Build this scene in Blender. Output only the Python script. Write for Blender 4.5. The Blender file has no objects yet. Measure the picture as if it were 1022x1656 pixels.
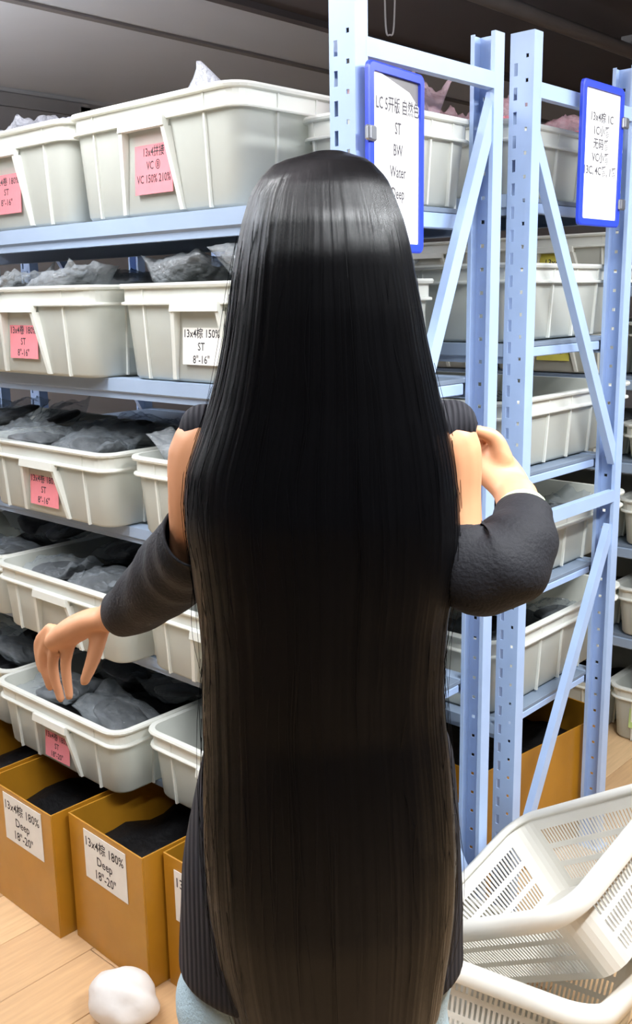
import bpy, bmesh, math, random
from mathutils import Vector, Matrix
random.seed(7)
SC = bpy.context.scene
COL = SC.collection
PI = math.pi

# ------------------------------------------------------------------ camera, world, light, exposure
CAMZ = 1.62
cam = bpy.data.cameras.new('camera')
cam_o = bpy.data.objects.new('camera', cam)
COL.objects.link(cam_o)
_f, _th, _pi, _ro = 1594.98, 0.74411, 0.21663, -0.01722
F = Vector((-math.sin(_th)*math.cos(_pi), math.cos(_th)*math.cos(_pi), -math.sin(_pi)))
r_ = Vector((math.cos(_th), math.sin(_th), 0)); u_ = r_.cross(F)
rt = math.cos(_ro)*r_ + math.sin(_ro)*u_
up = -math.sin(_ro)*r_ + math.cos(_ro)*u_
cam_o.matrix_world = Matrix(((rt.x, up.x, -F.x, 0), (rt.y, up.y, -F.y, 0), (rt.z, up.z, -F.z, CAMZ), (0, 0, 0, 1)))
cam.sensor_fit = 'VERTICAL'; cam.sensor_height = 36.0; cam.lens = _f/1656*36.0
cam.clip_start = 0.02
SC.camera = cam_o

w = bpy.data.worlds.new('world'); SC.world = w; w.use_nodes = True
w.node_tree.nodes['Background'].inputs[0].default_value = (0.9, 0.95, 1, 1)
w.node_tree.nodes['Background'].inputs[1].default_value = 0.3
SC.view_settings.view_transform = 'Standard'
SC.view_settings.look = 'None'
SC.view_settings.gamma = 1.0
SC.view_settings.use_curve_mapping = False
SC.view_settings.exposure = 0.0
try:
    SC.cycles.max_bounces = 8; SC.cycles.transparent_max_bounces = 16
    SC.cycles.sample_clamp_indirect = 6.0
except Exception:
    pass
# fluorescent battens, the last added to light the left ceiling: (x, y, z, watts)
# (x, y, z, downward watts, upward watts added for the ceiling)
LAMPS = [(-0.35, 0.15, 2.62, 28, 45), (0.05, 1.35, 2.45, 78, 60), (-0.2, 2.85, 2.60, 40, 50), (-1.9, .50, 2.50, 33, 190), (-4.7, .45, 2.40, 20, 560)]


# ------------------------------------------------------------------ materials
def s2l(c):
    return tuple((x/12.92 if x <= 0.04045 else ((x+0.055)/1.055)**2.4) for x in [v/255 for v in c])


def mat(name, rgb, rough=.5, var=.06, scale=12, bump=0, bscale=60, metal=0, spec=.5, trans=0, stretch=None, emit=0):
    m = bpy.data.materials.new(name); m.use_nodes = True
    nt = m.node_tree; N = nt.nodes; L = nt.links
    b = N['Principled BSDF']
    c = s2l(rgb)
    tc = N.new('ShaderNodeTexCoord'); mp = N.new('ShaderNodeMapping')
    L.new(tc.outputs['Object'], mp.inputs[0])
    if stretch: mp.inputs['Scale'].default_value = stretch
    nz = N.new('ShaderNodeTexNoise'); nz.inputs['Scale'].default_value = scale; nz.inputs['Detail'].default_value = 4
    L.new(mp.outputs[0], nz.inputs['Vector'])
    rp = N.new('ShaderNodeValToRGB')
    rp.color_ramp.elements[0].position = .3; rp.color_ramp.elements[1].position = .7
    rp.color_ramp.elements[0].color = tuple(max(0, x*(1-var)) for x in c)+(1,)
    rp.color_ramp.elements[1].color = tuple(min(1, x*(1+var)) for x in c)+(1,)
    L.new(nz.outputs['Fac'], rp.inputs['Fac'])
    L.new(rp.outputs[0], b.inputs['Base Color'])
    b.inputs['Roughness'].default_value = rough
    b.inputs['Metallic'].default_value = metal
    b.inputs['Specular IOR Level'].default_value = spec
    if bump:
        n2 = N.new('ShaderNodeTexNoise'); n2.inputs['Scale'].default_value = bscale; n2.inputs['Detail'].default_value = 3
        L.new(mp.outputs[0], n2.inputs['Vector'])
        bp = N.new('ShaderNodeBump'); bp.inputs['Strength'].default_value = bump; bp.inputs['Distance'].default_value = .01
        L.new(n2.outputs['Fac'], bp.inputs['Height']); L.new(bp.outputs[0], b.inputs['Normal'])
    if emit:
        b.inputs['Emission Color'].default_value = (1, .97, .94, 1); b.inputs['Emission Strength'].default_value = emit
    if trans:
        tb = N.new('ShaderNodeBsdfTranslucent'); L.new(rp.outputs[0], tb.inputs[0])
        mx = N.new('ShaderNodeMixShader'); mx.inputs[0].default_value = trans
        L.new(b.outputs[0], mx.inputs[1]); L.new(tb.outputs[0], mx.inputs[2])
        L.new(mx.outputs[0], N['Material Output'].inputs[0])
    return m


def film_mat(name, rgb, clear=.6, rough=.18):
    m = mat(name, rgb, rough, .1, 25, bump=1.0, bscale=75, spec=1.0)
    nt = m.node_tree; N = nt.nodes; L = nt.links
    t = N.new('ShaderNodeBsdfTransparent'); t.inputs[0].default_value = (.93, .95, .97, 1)
    mx = N.new('ShaderNodeMixShader'); mx.inputs[0].default_value = clear
    L.new(N['Principled BSDF'].outputs[0], mx.inputs[1]); L.new(t.outputs[0], mx.inputs[2])
    L.new(mx.outputs[0], N['Material Output'].inputs[0])
    return m


M = dict(
    rack=mat('rack_blue_paint', (168, 192, 230), .38, .05, 9, spec=.5),
    beam=mat('shelf_grey_blue_paint', (150, 168, 192), .42, .06, 6),
    shelf=mat('shelf_deck_paint', (120, 134, 152), .5, .08, 6),
    bin=mat('milky_polypropylene', (226, 229, 222), .35, .03, 8, bump=.05, bscale=12, trans=.44),
    bin_in=mat('milky_polypropylene_lip', (236, 238, 231), .32, .03, 8, trans=.2),
    pinktag=mat('pink_paper_tag', (220, 128, 136), .7, .04, 30),
    whitetag=mat('white_paper_tag', (232, 230, 224), .7, .03, 30),
    yellowtag=mat('yellow_paper_tag', (222, 212, 92), .7, .04, 30),
    greentag=mat('green_paper_tag', (190, 214, 140), .7, .04, 30),
    ink=mat('black_print', (40, 36, 40), .7, .02),
    inkg=mat('faded_grey_print', (84, 82, 88), .7, .02),
    card=mat('brown_taped_cardboard', (170, 119, 30), .32, .10, 7, bump=.12, bscale=10, spec=.5),
    cardin=mat('raw_cardboard_inside', (120, 84, 34), .8, .1, 12),
    dark=mat('black_hair_bundle', (14, 14, 16), .5, .3, 30, bump=.35, bscale=40, spec=.3),
    film=film_mat('clear_plastic_film', (190, 198, 204), .80, .12),
    filmg=film_mat('grey_clear_film', (190, 196, 200), .66, .14),
    filmw=film_mat('frosted_plastic_film', (214, 216, 226), .38),
    filmp=film_mat('pink_tinted_film', (240, 205, 212), .68),
    red=mat('red_hair_bundle', (225, 62, 84), .45, .15, 20, bump=.3),
    blue=mat('blue_plastic_frame', (46, 72, 214), .35, .04, 10),
    paper=mat('white_sign_paper', (246, 246, 246), .5, .01, 10),
    clip=mat('zinc_clip', (150, 152, 158), .35, .06, 20, metal=.8),
    basket=mat('white_basket_plastic', (236, 233, 224), .38, .03, 8, trans=.15),
    wrap=mat('white_crumpled_plastic', (240, 236, 232), .45, .04, 8, bump=.3, bscale=14, trans=.25),
    skin=mat('skin', (202, 144, 106), .5, .04, 20, bump=.03),
    top=mat('black_knit_top', (22, 22, 27), .75, .12, 60, bump=.2, bscale=200, spec=.25),
    jeans=mat('light_blue_denim', (168, 190, 200), .8, .10, 14, bump=.3, bscale=260, spec=.2),
    sole=mat('white_sneaker', (226, 226, 224), .6, .04, 20),
    eye=mat('eye_white', (230, 228, 226), .2, .02),
    iris=mat('dark_iris', (36, 24, 18), .2, .02),
    lip=mat('lips', (190, 100, 96), .45, .04),
    band=mat('pale_green_wristband', (190, 205, 160), .6, .06, 30),
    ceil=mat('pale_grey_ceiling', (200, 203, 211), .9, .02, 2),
    ceil_shade=mat('ceiling_shade_tone', (92, 86, 88), .9, .05, 2),  # lack of light over this bay is put into the colour
    joint=mat('ceiling_joint_grey', (120, 116, 117), .9, .03, 4),
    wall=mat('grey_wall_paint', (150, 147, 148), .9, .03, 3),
    wall_dim=mat('wall_dimmed_tone', (84, 84, 88), .9, .03, 3),  # wall grey darkened as the dim end of the room, keeping hair reflections low
    frame=mat('grey_frame_paint', (120, 118, 120), .6, .04, 6),
    glass=mat('grey_frosted_pane', (128, 126, 128), .25, .03, 5),
    pipe=mat('grey_pipe_paint', (168, 164, 166), .5, .05, 6),
    cord=mat('white_cord', (190, 188, 188), .6, .03, 8),
    lampw=mat('white_lamp_housing', (235, 235, 235), .4, .02, 5),
    tube=mat('lit_fluorescent_tube', (255, 255, 255), .4, .0, 5, emit=6),
    underfloor=mat('floor_base', (150, 122, 88), .7, .06, 5),
)


def plank_mat(name, rgb):
    m = mat(name, rgb, .38, .10, 5, bump=.05, bscale=25, stretch=(14, 1.2, 1), spec=.45)
    return m


PLANK = [plank_mat('oak_laminate_a', (202, 166, 124)), plank_mat('oak_laminate_b', (192, 155, 114)), plank_mat('oak_laminate_c', (208, 174, 133))]


def hair_mat():
    m = bpy.data.materials.new('black_straight_hair'); m.use_nodes = True
    nt = m.node_tree; N = nt.nodes; L = nt.links; b = N['Principled BSDF']
    tc = N.new('ShaderNodeTexCoord')
    uv = N.new('ShaderNodeMapping'); uv.inputs['Scale'].default_value = (700, 1.6, 1)
    L.new(tc.outputs['UV'], uv.inputs[0])
    n = N.new('ShaderNodeTexNoise'); n.inputs['Scale'].default_value = 1.0; n.inputs['Detail'].default_value = 3; n.inputs['Roughness'].default_value = .6
    L.new(uv.outputs[0], n.inputs['Vector'])
    bp = N.new('ShaderNodeBump'); bp.inputs['Strength'].default_value = .4; bp.inputs['Distance'].default_value = .0012
    L.new(n.outputs['Fac'], bp.inputs['Height']); L.new(bp.outputs[0], b.inputs['Normal'])
    # the hair is browner towards its ends
    sp = N.new('ShaderNodeSeparateXYZ'); L.new(tc.outputs['UV'], sp.inputs[0])
    rp = N.new('ShaderNodeValToRGB')
    e = rp.color_ramp.elements
    e[0].position = .0; e[0].color = s2l((30, 26, 28))+(1,)
    e[1].position = .36; e[1].color = s2l((7, 7, 9))+(1,)
    e2 = e.new(.16); e2.color = s2l((19, 17, 18))+(1,)
    L.new(sp.outputs[1], rp.inputs[0])
    mixn = N.new('ShaderNodeMixRGB'); mixn.blend_type = 'MULTIPLY'; mixn.inputs[0].default_value = .6
    L.new(rp.outputs[0], mixn.inputs[1]); L.new(n.outputs['Fac'], mixn.inputs[2])
    gm = N.new('ShaderNodeGamma'); gm.inputs[1].default_value = 1.0
    L.new(mixn.outputs[0], gm.inputs[0]); L.new(gm.outputs[0], b.inputs['Base Color'])
    b.inputs['Roughness'].default_value = .27
    b.inputs['Specular IOR Level'].default_value = .22
    return m


M['hair'] = hair_mat()


def knit_mat():
    m = bpy.data.materials.new('black_ribbed_knit'); m.use_nodes = True
    nt = m.node_tree; N = nt.nodes; L = nt.links; b = N['Principled BSDF']
    tc = N.new('ShaderNodeTexCoord'); wv = N.new('ShaderNodeTexWave'); wv.bands_direction = 'X'
    wv.inputs['Scale'].default_value = 48; wv.inputs['Distortion'].default_value = .4; wv.inputs['Detail'].default_value = 1
    L.new(tc.outputs['Object'], wv.inputs['Vector'])
    rp = N.new('ShaderNodeValToRGB'); rp.color_ramp.elements[0].color = s2l((26, 26, 31))+(1,); rp.color_ramp.elements[1].color = s2l((40, 39, 44))+(1,)
    L.new(wv.outputs['Fac'], rp.inputs[0]); L.new(rp.outputs[0], b.inputs['Base Color'])
    bp = N.new('ShaderNodeBump'); bp.inputs['Strength'].default_value = .5; bp.inputs['Distance'].default_value = .003
    L.new(wv.outputs['Fac'], bp.inputs['Height']); L.new(bp.outputs[0], b.inputs['Normal'])
    b.inputs['Roughness'].default_value = .8; b.inputs['Specular IOR Level'].default_value = .2
    return m


M['knit'] = knit_mat()


# ------------------------------------------------------------------ helpers
def link(name, me, m=None, parent=None, loc=None, rot=None, smooth=False):
    o = bpy.data.objects.new(name, me)
    COL.objects.link(o)
    if m is not None and not me.materials: me.materials.append(m)
    if parent is not None: o.parent = parent
    if loc is not None: o.location = loc
    if rot is not None: o.rotation_euler = rot
    if smooth:
        for p in me.polygons: p.use_smooth = True
    return o


def thing(name, label, cat, loc=(0, 0, 0), rot=(0, 0, 0), group=None):
    o = bpy.data.objects.new(name, None); COL.objects.link(o)
    o.location = loc; o.rotation_euler = rot; o.empty_display_size = .05
    tag(o, label, cat, group)
    return o


def tag(o, label, cat, group=None):
    o['label'] = label; o['category'] = cat
    if group: o['group'] = group
    return o


def struct(o):
    o['kind'] = 'structure'; return o


def stuff(o):
    o['kind'] = 'stuff'; return o


def bm_mesh(bm, name='mesh'):
    me = bpy.data.meshes.new(name)
    bmesh.ops.recalc_face_normals(bm, faces=bm.faces)
    bm.to_mesh(me); bm.free()
    return me


def box(bm, x0, x1, y0, y1, z0, z1, bev=0):
    r = bmesh.ops.create_cube(bm, size=1)
    for v in r['verts']:
        v.co = Vector(((x0+x1)/2+v.co.x*(x1-x0), (y0+y1)/2+v.co.y*(y1-y0), (z0+z1)/2+v.co.z*(z1-z0)))
    if bev:
        es = list({e for v in r['verts'] for e in v.link_edges})
        bmesh.ops.bevel(bm, geom=es, offset=bev, segments=1, affect='EDGES')


def box_mesh(x0, x1, y0, y1, z0, z1, bev=0):
    bm = bmesh.new(); box(bm, x0, x1, y0, y1, z0, z1, bev)
    return bm_mesh(bm)


def loft(bm, rings, closed=True, cap0=False, cap1=False):
    vs = [[bm.verts.new(p) for p in r] for r in rings]
    n = len(vs[0])
    for a, b in zip(vs[:-1], vs[1:]):
        for i in range(n if closed else n-1):
            j = (i+1) % n
            bm.faces.new((a[i], a[j], b[j], b[i]))
    if cap0: bm.faces.new(vs[0][::-1])
    if cap1: bm.faces.new(vs[-1])
    return vs


def rrect(w, d, r, z, seg=5, cx=0, cy=0):
    pts = []
    r = min(r, w/2-1e-4, d/2-1e-4)
    for k, (sx, sy, a0) in enumerate(((1, 1, 0), (-1, 1, PI/2), (-1, -1, PI), (1, -1, 1.5*PI))):
        for i in range(seg+1):
            a = a0+PI/2*i/seg
            pts.append((cx+sx*(w/2-r)+r*math.cos(a), cy+sy*(d/2-r)+r*math.sin(a), z))
    return pts


def frames(pts):
    T = []
    for i in range(len(pts)):
        a = pts[max(i-1, 0)]; b = pts[min(i+1, len(pts)-1)]
        T.append((b-a).normalized())
    n = Vector((0, 0, 1)) if abs(T[0].z) < .9 else Vector((0, 1, 0))
    n = (n-T[0]*n.dot(T[0])).normalized()
    out = []
    for t in T:
        n = (n-t*n.dot(t)).normalized(); out.append((t, n, t.cross(n)))
    return out


def spline(P, k=5):
    P = [Vector(p) for p in P]
    if len(P) < 3: return P
    Q = [P[0]*2-P[1]]+P+[P[-1]*2-P[-2]]
    out = []
    for i in range(1, len(Q)-2):
        for j in range(k):
            t = j/k
            out.append(.5*((2*Q[i])+(-Q[i-1]+Q[i+1])*t+(2*Q[i-1]-5*Q[i]+4*Q[i+1]-Q[i+2])*t*t+(-Q[i-1]+3*Q[i]-3*Q[i+1]+Q[i+2])*t**3))
    out.append(P[-1])
    return out


def tube(bm, pts, rad, seg=10, k=5, cap=True, dome=True, flat=1.0):
    """smooth tapering tube through pts with a radius at each"""
    R4 = [Vector((r, 0, 0)) for r in rad]
    P = spline(pts, k); R = [v.x for v in spline(R4, k)] if len(pts) > 2 else list(rad)
    if dome:
        t0 = (P[0]-P[1]).normalized(); t1 = (P[-1]-P[-2]).normalized()
        P = [P[0]+t0*R[0]*.9, P[0]+t0*R[0]*.6]+P+[P[-1]+t1*R[-1]*.6, P[-1]+t1*R[-1]*.9]
        R = [R[0]*.35, R[0]*.78]+R+[R[-1]*.78, R[-1]*.35]
    rings = []
    for p, r, (t, n, b) in zip(P, R, frames(P)):
        rings.append([p+n*r*math.cos(2*PI*i/seg)*flat+b*r*math.sin(2*PI*i/seg) for i in range(seg)])
    loft(bm, rings, True, cap, cap)


def ell_loft(bm, rows, seg=28, pw=1.0):
    """rows: (z, cx, cy, rx, ry)"""
    rows = [Vector(r[:3]).to_tuple()+tuple(r[3:]) for r in rows]
    rings = []
    for z, cx, cy, rx, ry in rows:
        ring = []
        for i in range(seg):
            a = 2*PI*i/seg
            c, s = math.cos(a), math.sin(a)
            ring.append((cx+rx*math.copysign(abs(c)**pw, c), cy+ry*math.copysign(abs(s)**pw, s), z))
        rings.append(ring)
    loft(bm, rings, True, True, True)


def rowspline(rows, k=4):
    A = spline([Vector(r[:3]) for r in rows], k)
    B = spline([Vector((r[3], r[4], 0)) for r in rows], k)
    return [(a.x, a.y, a.z, max(b.x, .002), max(b.y, .002)) for a, b in zip(A, B)]


def remeshed(bm, voxel, smooth=6, sub=0):
    """fuse the overlapping closed shapes of bm into one continuous surface"""
    me = bm_mesh(bm); o = bpy.data.objects.new('tmp', me); COL.objects.link(o)
    md = o.modifiers.new('r', 'REMESH'); md.mode = 'VOXEL'; md.voxel_size = voxel
    ms = o.modifiers.new('s', 'SMOOTH'); ms.factor = .5; ms.iterations = smooth
    dg = bpy.context.evaluated_depsgraph_get(); dg.update()
    out = bpy.data.meshes.new_from_object(o.evaluated_get(dg))
    bpy.data.objects.remove(o); bpy.data.meshes.remove(me)
    for p in out.polygons: p.use_smooth = True
    return out


def apply_mods(o):
    dg = bpy.context.evaluated_depsgraph_get(); dg.update()
    me = bpy.data.meshes.new_from_object(o.evaluated_get(dg))
    o.modifiers.clear(); o.data = me
    return o


_txt = {}


def text_mesh(body, size, m, width=None):
    key = (body, size, m.name, width)
    if key in _txt: return _txt[key]
    c = bpy.data.curves.new('t', 'FONT'); c.body = body; c.size = size; c.align_x = 'CENTER'; c.align_y = 'CENTER'
    c.space_line = 1.3 if 'Water' in body else 1.15; c.resolution_u = 2; c.offset = size*.012
    o = bpy.data.objects.new('t', c); COL.objects.link(o)
    dg = bpy.context.evaluated_depsgraph_get(); dg.update()
    me = bpy.data.meshes.new_from_object(o.evaluated_get(dg))
    bpy.data.objects.remove(o); bpy.data.curves.remove(c)
    if me.vertices:
        xs = [v.co.x for v in me.vertices]; ys = [v.co.y for v in me.vertices]
        cx, cy = (min(xs)+max(xs))/2, (min(ys)+max(ys))/2
        sx = min(1, width/(max(xs)-min(xs))) if width else 1
        for v in me.vertices: v.co.x = (v.co.x-cx)*sx; v.co.y -= cy
    me.materials.clear(); me.materials.append(m)
    _txt[key] = me
    return me


_cards = {}


def make_tag(parent, w, h, loc, rot, tm, body, size, name='tag_card'):
    """a paper tag with its print as a sub-part; card faces local +z (text frame)"""
    k = (round(w, 4), round(h, 4), tm.name)
    if k not in _cards:
        me = box_mesh(-w/2, w/2, -h/2, h/2, -.0006, .0006); me.materials.append(tm); _cards[k] = me
    c = link(name, _cards[k], None, parent, loc, rot)
    t = link('printed_text', text_mesh(body, size, M['ink'], w*.9), None, c, (0, 0, .0009))
    stuff(t)
    return c


# ------------------------------------------------------------------ room shell
RX0, RX1, RY0, RY1, RZ = -6.05, 4.2, -3.2, 7.6, 2.96
struct(link('floor', box_mesh(RX0, RX1, RY0, RY1, -.08, -.009), M['underfloor']))
FLOOR = bpy.data.objects['floor']
PW, PL = .19, 1.25
pm = {}
for i in range(3):
    me = box_mesh(-PW/2+.0009, PW/2-.0009, -PL/2+.001, PL/2-.001, -.009, 0, .0012); me.materials.append(PLANK[i]); pm[i] = me
nx = 0
x = -4.6
while x < 1.2:
    off = (nx*.47) % PL
    y = -1.6+off-PL
    while y < 6.2:
        if 0 <= y + PL and (x < -.1 or y > -1):
            link('plank', pm[random.randrange(3)], None, FLOOR, (x+PW/2, y+PL/2, 0))
        y += PL
    x += PW; nx += 1
CX = -3.60
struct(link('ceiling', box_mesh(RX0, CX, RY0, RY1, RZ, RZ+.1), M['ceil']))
struct(link('ceiling_unlit_bay', box_mesh(CX, RX1, RY0, RY1, RZ, RZ+.1), M['ceil_shade']))  # same ceiling, its unlit part coloured dark
struct(link('trim_1', box_mesh(-4.33, -4.28, RY0, RY1, RZ-.012, RZ+.01), M['joint']))
struct(link('trim_2', box_mesh(CX-.03, CX+.03, RY0, RY1, RZ-.03, RZ+.01), M['ceil_shade']))
wl = struct(link('wall_left', box_mesh(RX0-.1, RX0, RY0, RY1, 0, RZ), M['wall']))
struct(link('wall_back', box_mesh(RX0, RX1, RY1, RY1+.1, 0, RZ), M['wall']))
struct(link('wall_right', box_mesh(RX1, RX1+.1, RY0, RY1, 0, RZ), M['wall_dim']))
struct(link('wall_front', box_mesh(RX0, RX1, RY0-.1, RY0, 0, RZ), M['wall_dim']))
for nm, b in (('baseboard_left', (RX0, RX0+.015, RY0, RY1, 0, .1)), ('baseboard_back', (RX0, RX1, RY1-.015, RY1, 0, .1))):
    struct(link(nm, box_mesh(*b), M['frame']))
# transom window high on the left wall
win = struct(link('window_1', box_mesh(RX0, RX0+.02, 1.7, 4.25, 2.02, 2.86), M['glass']))
for b in ((RX0, RX0+.05, 1.62, 1.72, 1.98, 2.9), (RX0, RX0+.05, 4.22, 4.3, 1.98, 2.9), (RX0, RX0+.05, 1.62, 4.3, 2.84, 2.92), (RX0, RX0+.05, 1.62, 4.3, 1.94, 2.04), (RX0, RX0+.045, 2.95, 3.0, 2.04, 2.84)):
    link('window_frame', box_mesh(*b), M['frame'], win)

# pipe under the dark ceiling, hanging cord
bm = bmesh.new(); tube(bm, [(-2.62, RY0+.01, 2.885), (-2.62, RY1-.01, 2.885)], [.035, .035], 12, 1, dome=False)
po = thing('ceiling_pipe', 'long pale grey pipe running along the dark ceiling', 'pipe', (0, 0, 0))
link('pipe_run', bm_mesh(bm), M['pipe'], po, smooth=True)
bm = bmesh.new()
for yy in (-1, .6, 2.2, 3.8, 5.4): box(bm, -2.66, -2.58, yy, yy+.03, 2.87, RZ)
stuff(link('pipe_hangers', bm_mesh(bm), M['frame'], po))
bm = bmesh.new()
tube(bm, [(-1.995, 2.5, RZ), (-1.99, 2.5, 2.6), (-1.985, 2.5, 2.40), (-1.975, 2.507, 2.375), (-1.965, 2.514, 2.40), (-1.96, 2.515, 2.6), (-1.955, 2.515, RZ)], [.0028]*7, 6, 5, dome=False)
co = link('hanging_cord', bm_mesh(bm), M['cord'], smooth=True)
tag(co, 'thin pale cord hanging in a loop from the dark ceiling', 'cord')


# ------------------------------------------------------------------ fluorescent battens (out of frame, they light the hall, with uplights added for the ceiling)
def batten(x, y, z, wt, wu, i):
    t = thing('fluorescent_lamp', 'white fluorescent batten lamp hanging from the ceiling, %s' % i, 'lamp', (x, y, z))
    link('housing', box_mesh(-.045, .045, -.64, .64, 0, .05, .006), M['lampw'], t)
    bm = bmesh.new(); tube(bm, [(0, -.6, -.02), (0, .6, -.02)], [.016, .016], 10, 1, dome=False)
    link('tube', bm_mesh(bm), M['tube'], t, smooth=True)
    bm = bmesh.new()
    for yy in (-.4, .4): box(bm, -.004, .004, yy-.004, yy+.004, .05, RZ-z)
    stuff(link('hanger_rods', bm_mesh(bm), M['clip'], t))
    ld = bpy.data.lights.new('lamp_light', 'AREA'); ld.shape = 'RECTANGLE'; ld.size = .12; ld.size_y = 1.2
    ld.energy = wt; ld.color = (.94, .975, 1.0)
    lo = bpy.data.objects.new('lamp_light', ld); COL.objects.link(lo); lo.parent = t; lo.location = (0, 0, -.045)
    lu = ld.copy(); lu.energy = wu
    lo = bpy.data.objects.new('ceiling_fill_light', lu); COL.objects.link(lo); lo.parent = t; lo.location = (0, 0, .06); lo.rotation_euler = (PI, 0, 0)  # upward fill added above the housing to brighten the ceiling


for (x, y, z, wt, wu), i in zip(LAMPS, ('over the woman', 'right of the photographer', 'over the far aisle', 'far left over the bins', 'added near the left wall as fill')):  # last batten is an unseen addition that lightens the left ceiling
    batten(x, y, z, wt, wu, i)


# ------------------------------------------------------------------ racks
def post_mesh(h, face):
    """C upright; perforated face towards face*Y, flanges behind; origin at base centre of the perforated face"""
    w2, d, lip = .029, .034, .009
    prof = [(-w2+lip, d), (-w2, d), (-w2, 0), (w2, 0), (w2, d), (w2-lip, d)]
    # subdivide face for two slot columns
    us = [prof[0], prof[1], prof[2], (-.019, 0), (-.010, 0), (.010, 0), (.017, 0), prof[3], prof[4], prof[5]]
    zb = [0.0]
    z = .03
    cuts = []
    while z < h-.06:
        cuts.append((z, z+.026, z+.034, z+.042)); z += .05
    for c in cuts: zb += list(c)
    zb.append(h)
    bm = bmesh.new()
    V = [[bm.verts.new((x, y if face < 0 else -y, zz)) for (x, y) in us] for zz in zb]
    for k in range(len(zb)-1):
        for i in range(len(us)-1):
            ph = (k-1) % 4
            if 0 < k < len(zb)-1:
                if i == 3 and ph == (0 if face < 0 else 2): continue
                if i == 5 and ph == 2: continue
            bm.faces.new((V[k][i], V[k][i+1], V[k+1][i+1], V[k+1][i]))
    return bm_mesh(bm)


_posts = {}


def add_post(rack, x, y, h, face):
    k = (h, face)
    if k not in _posts:
        me = post_mesh(h, face); me.materials.append(M['rack'])
        o = link('tmp', me); s = o.modifiers.new('s', 'SOLIDIFY'); s.thickness = .0022; s.offset = 0
        apply_mods(o); _posts[k] = o.data; bpy.data.objects.remove(o)
    p = link('post', _posts[k], None, rack, (x, y, 0))
    ft = link('foot_plate', box_mesh(-.042, .042, -.03, .03, 0, .005), M['rack'], p, (0, .018 if face < 0 else -.018, 0))
    return p


def bar_mesh(p0, p1, wdt, thick, axis='x'):
    """flat channel bar in the Y-Z plane"""
    a, b = Vector(p0), Vector(p1); t = (b-a).normalized(); n = t.cross(Vector((1, 0, 0))).normalized(); X = Vector((1, 0, 0))
    prof = [(-wdt/2, -thick), (-wdt/2, 0), (wdt/2, 0), (wdt/2, -thick), (wdt/2-.003, -thick), (wdt/2-.003, -.003), (-wdt/2+.003, -.003), (-wdt/2+.003, -thick)]
    bm = bmesh.new()
    loft(bm, [[p+n*u+X*v for u, v in prof] for p in (a, b)], True, True, True)
    return bm_mesh(bm)


def make_rack(label, x_end, x_far, y0, y1, h, shelves, braces, bars):
    """x_end: x of the near end frame (centre of posts); y0/y1 outer faces"""
    r = thing('storage_rack', label, 'rack', (0, 0, 0))
    for xx in (x_end, x_far):
        add_post(r, xx, y0, h, -1); add_post(r, xx, y1, h, 1)
        for z in bars:
            link('frame_bar', bar_mesh((xx+.030, y0+.03, z), (xx+.030, y1-.03, z), .032, .02), M['rack'], r)
        for a, b in braces:
            link('brace', bar_mesh((xx+.026, a[0], a[1]), (xx+.026, b[0], b[1]), .031, .02), M['rack'], r)
    xa, xb = x_far+.031, x_end-.031
    for z, bh, ins in shelves:
        s = link('shelf', box_mesh(xa, xb, y0+.006+max(ins, 0), y1-.006+min(ins, 0), z-.012, z-.002, .001), M['shelf'], r)
        for yy, sg in ((y0+max(ins, 0), 1), (y1+min(ins, 0), -1)):
            bm = bmesh.new()
            prof = [(0, 0), (0, -bh*.62), (.008, -bh*.72), (.008, -bh), (.030, -bh), (.030, -bh+.003), (.012, -bh+.003), (.012, -.003), (.040, -.003), (.040, 0)]
            loft(bm, [[(xx, yy+sg*u, z+v-.0) for u, v in prof] for xx in (xa, xb)], True, True, True)
            link('beam', bm_mesh(bm), M['beam'], s)
        # end cross member in the frame plane
        link('end_rail', box_mesh(xb-.02, xb, y0+.04, y1-.04, z-bh*.8, z-.013, .002), M['rack'], s)
    return r


XE = -1.217
A_Y0, A_Y1, B_Y0, B_Y1 = 1.41, 1.888, 2.008, 2.528
A_SH = [(1.795, .055, 0), (1.435, .048, 0), (1.065, .042, .035), (.72, .04, .06), (.375, .022, .06)]
B_SH = [(1.835, .045, 0), (1.50, .045, 0), (1.18, .042, 0), (.875, .04, 0), (.548, .04, 0)]
rackA = make_rack('long blue steel storage rack in front, carrying the near white bins', XE, -3.26, A_Y0, A_Y1, 2.14, A_SH,
                  [((1.875, 2.02), (1.44, .965)), ((1.44, .94), (1.875, .12))], [2.045, 1.07])
rackB = make_rack('blue steel storage rack standing back to back behind the front rack', XE, -3.26, B_Y0, B_Y1, 2.168, B_SH,
                  [((2.03, 1.965), (2.505, 1.165)), ((2.50, .985), (2.035, .12))], [2.05, 1.07])
C_SH = [(1.645, .05), (1.33, .05), (1.04, .05), (.735, .05), (.40, .05)]
C_Y0 = 3.24


def rackC_build():
    r = thing('storage_rack', 'grey blue storage rack across the far aisle, behind the others', 'rack', (0, 0, 0))
    for xx in (-3.6, -.55):
        add_post(r, xx, C_Y0+.0, 2.1, -1); add_post(r, xx, C_Y0+.5, 2.1, 1)
    for z, bh in C_SH:
        s = link('shelf', box_mesh(-3.569, -.581, C_Y0+.006, C_Y0+.494, z-.012, z-.002), M['shelf'], r)
        link('beam', box_mesh(-3.569, -.581, C_Y0, C_Y0+.03, z-bh, z-.013, .003), M['beam'], s)
        link('beam', box_mesh(-3.569, -.581, C_Y0+.47, C_Y0+.5, z-bh, z-.013, .003), M['beam'], s)
    return r


rackC = rackC_build()

# ------------------------------------------------------------------ bins
_bin = {}


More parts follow.
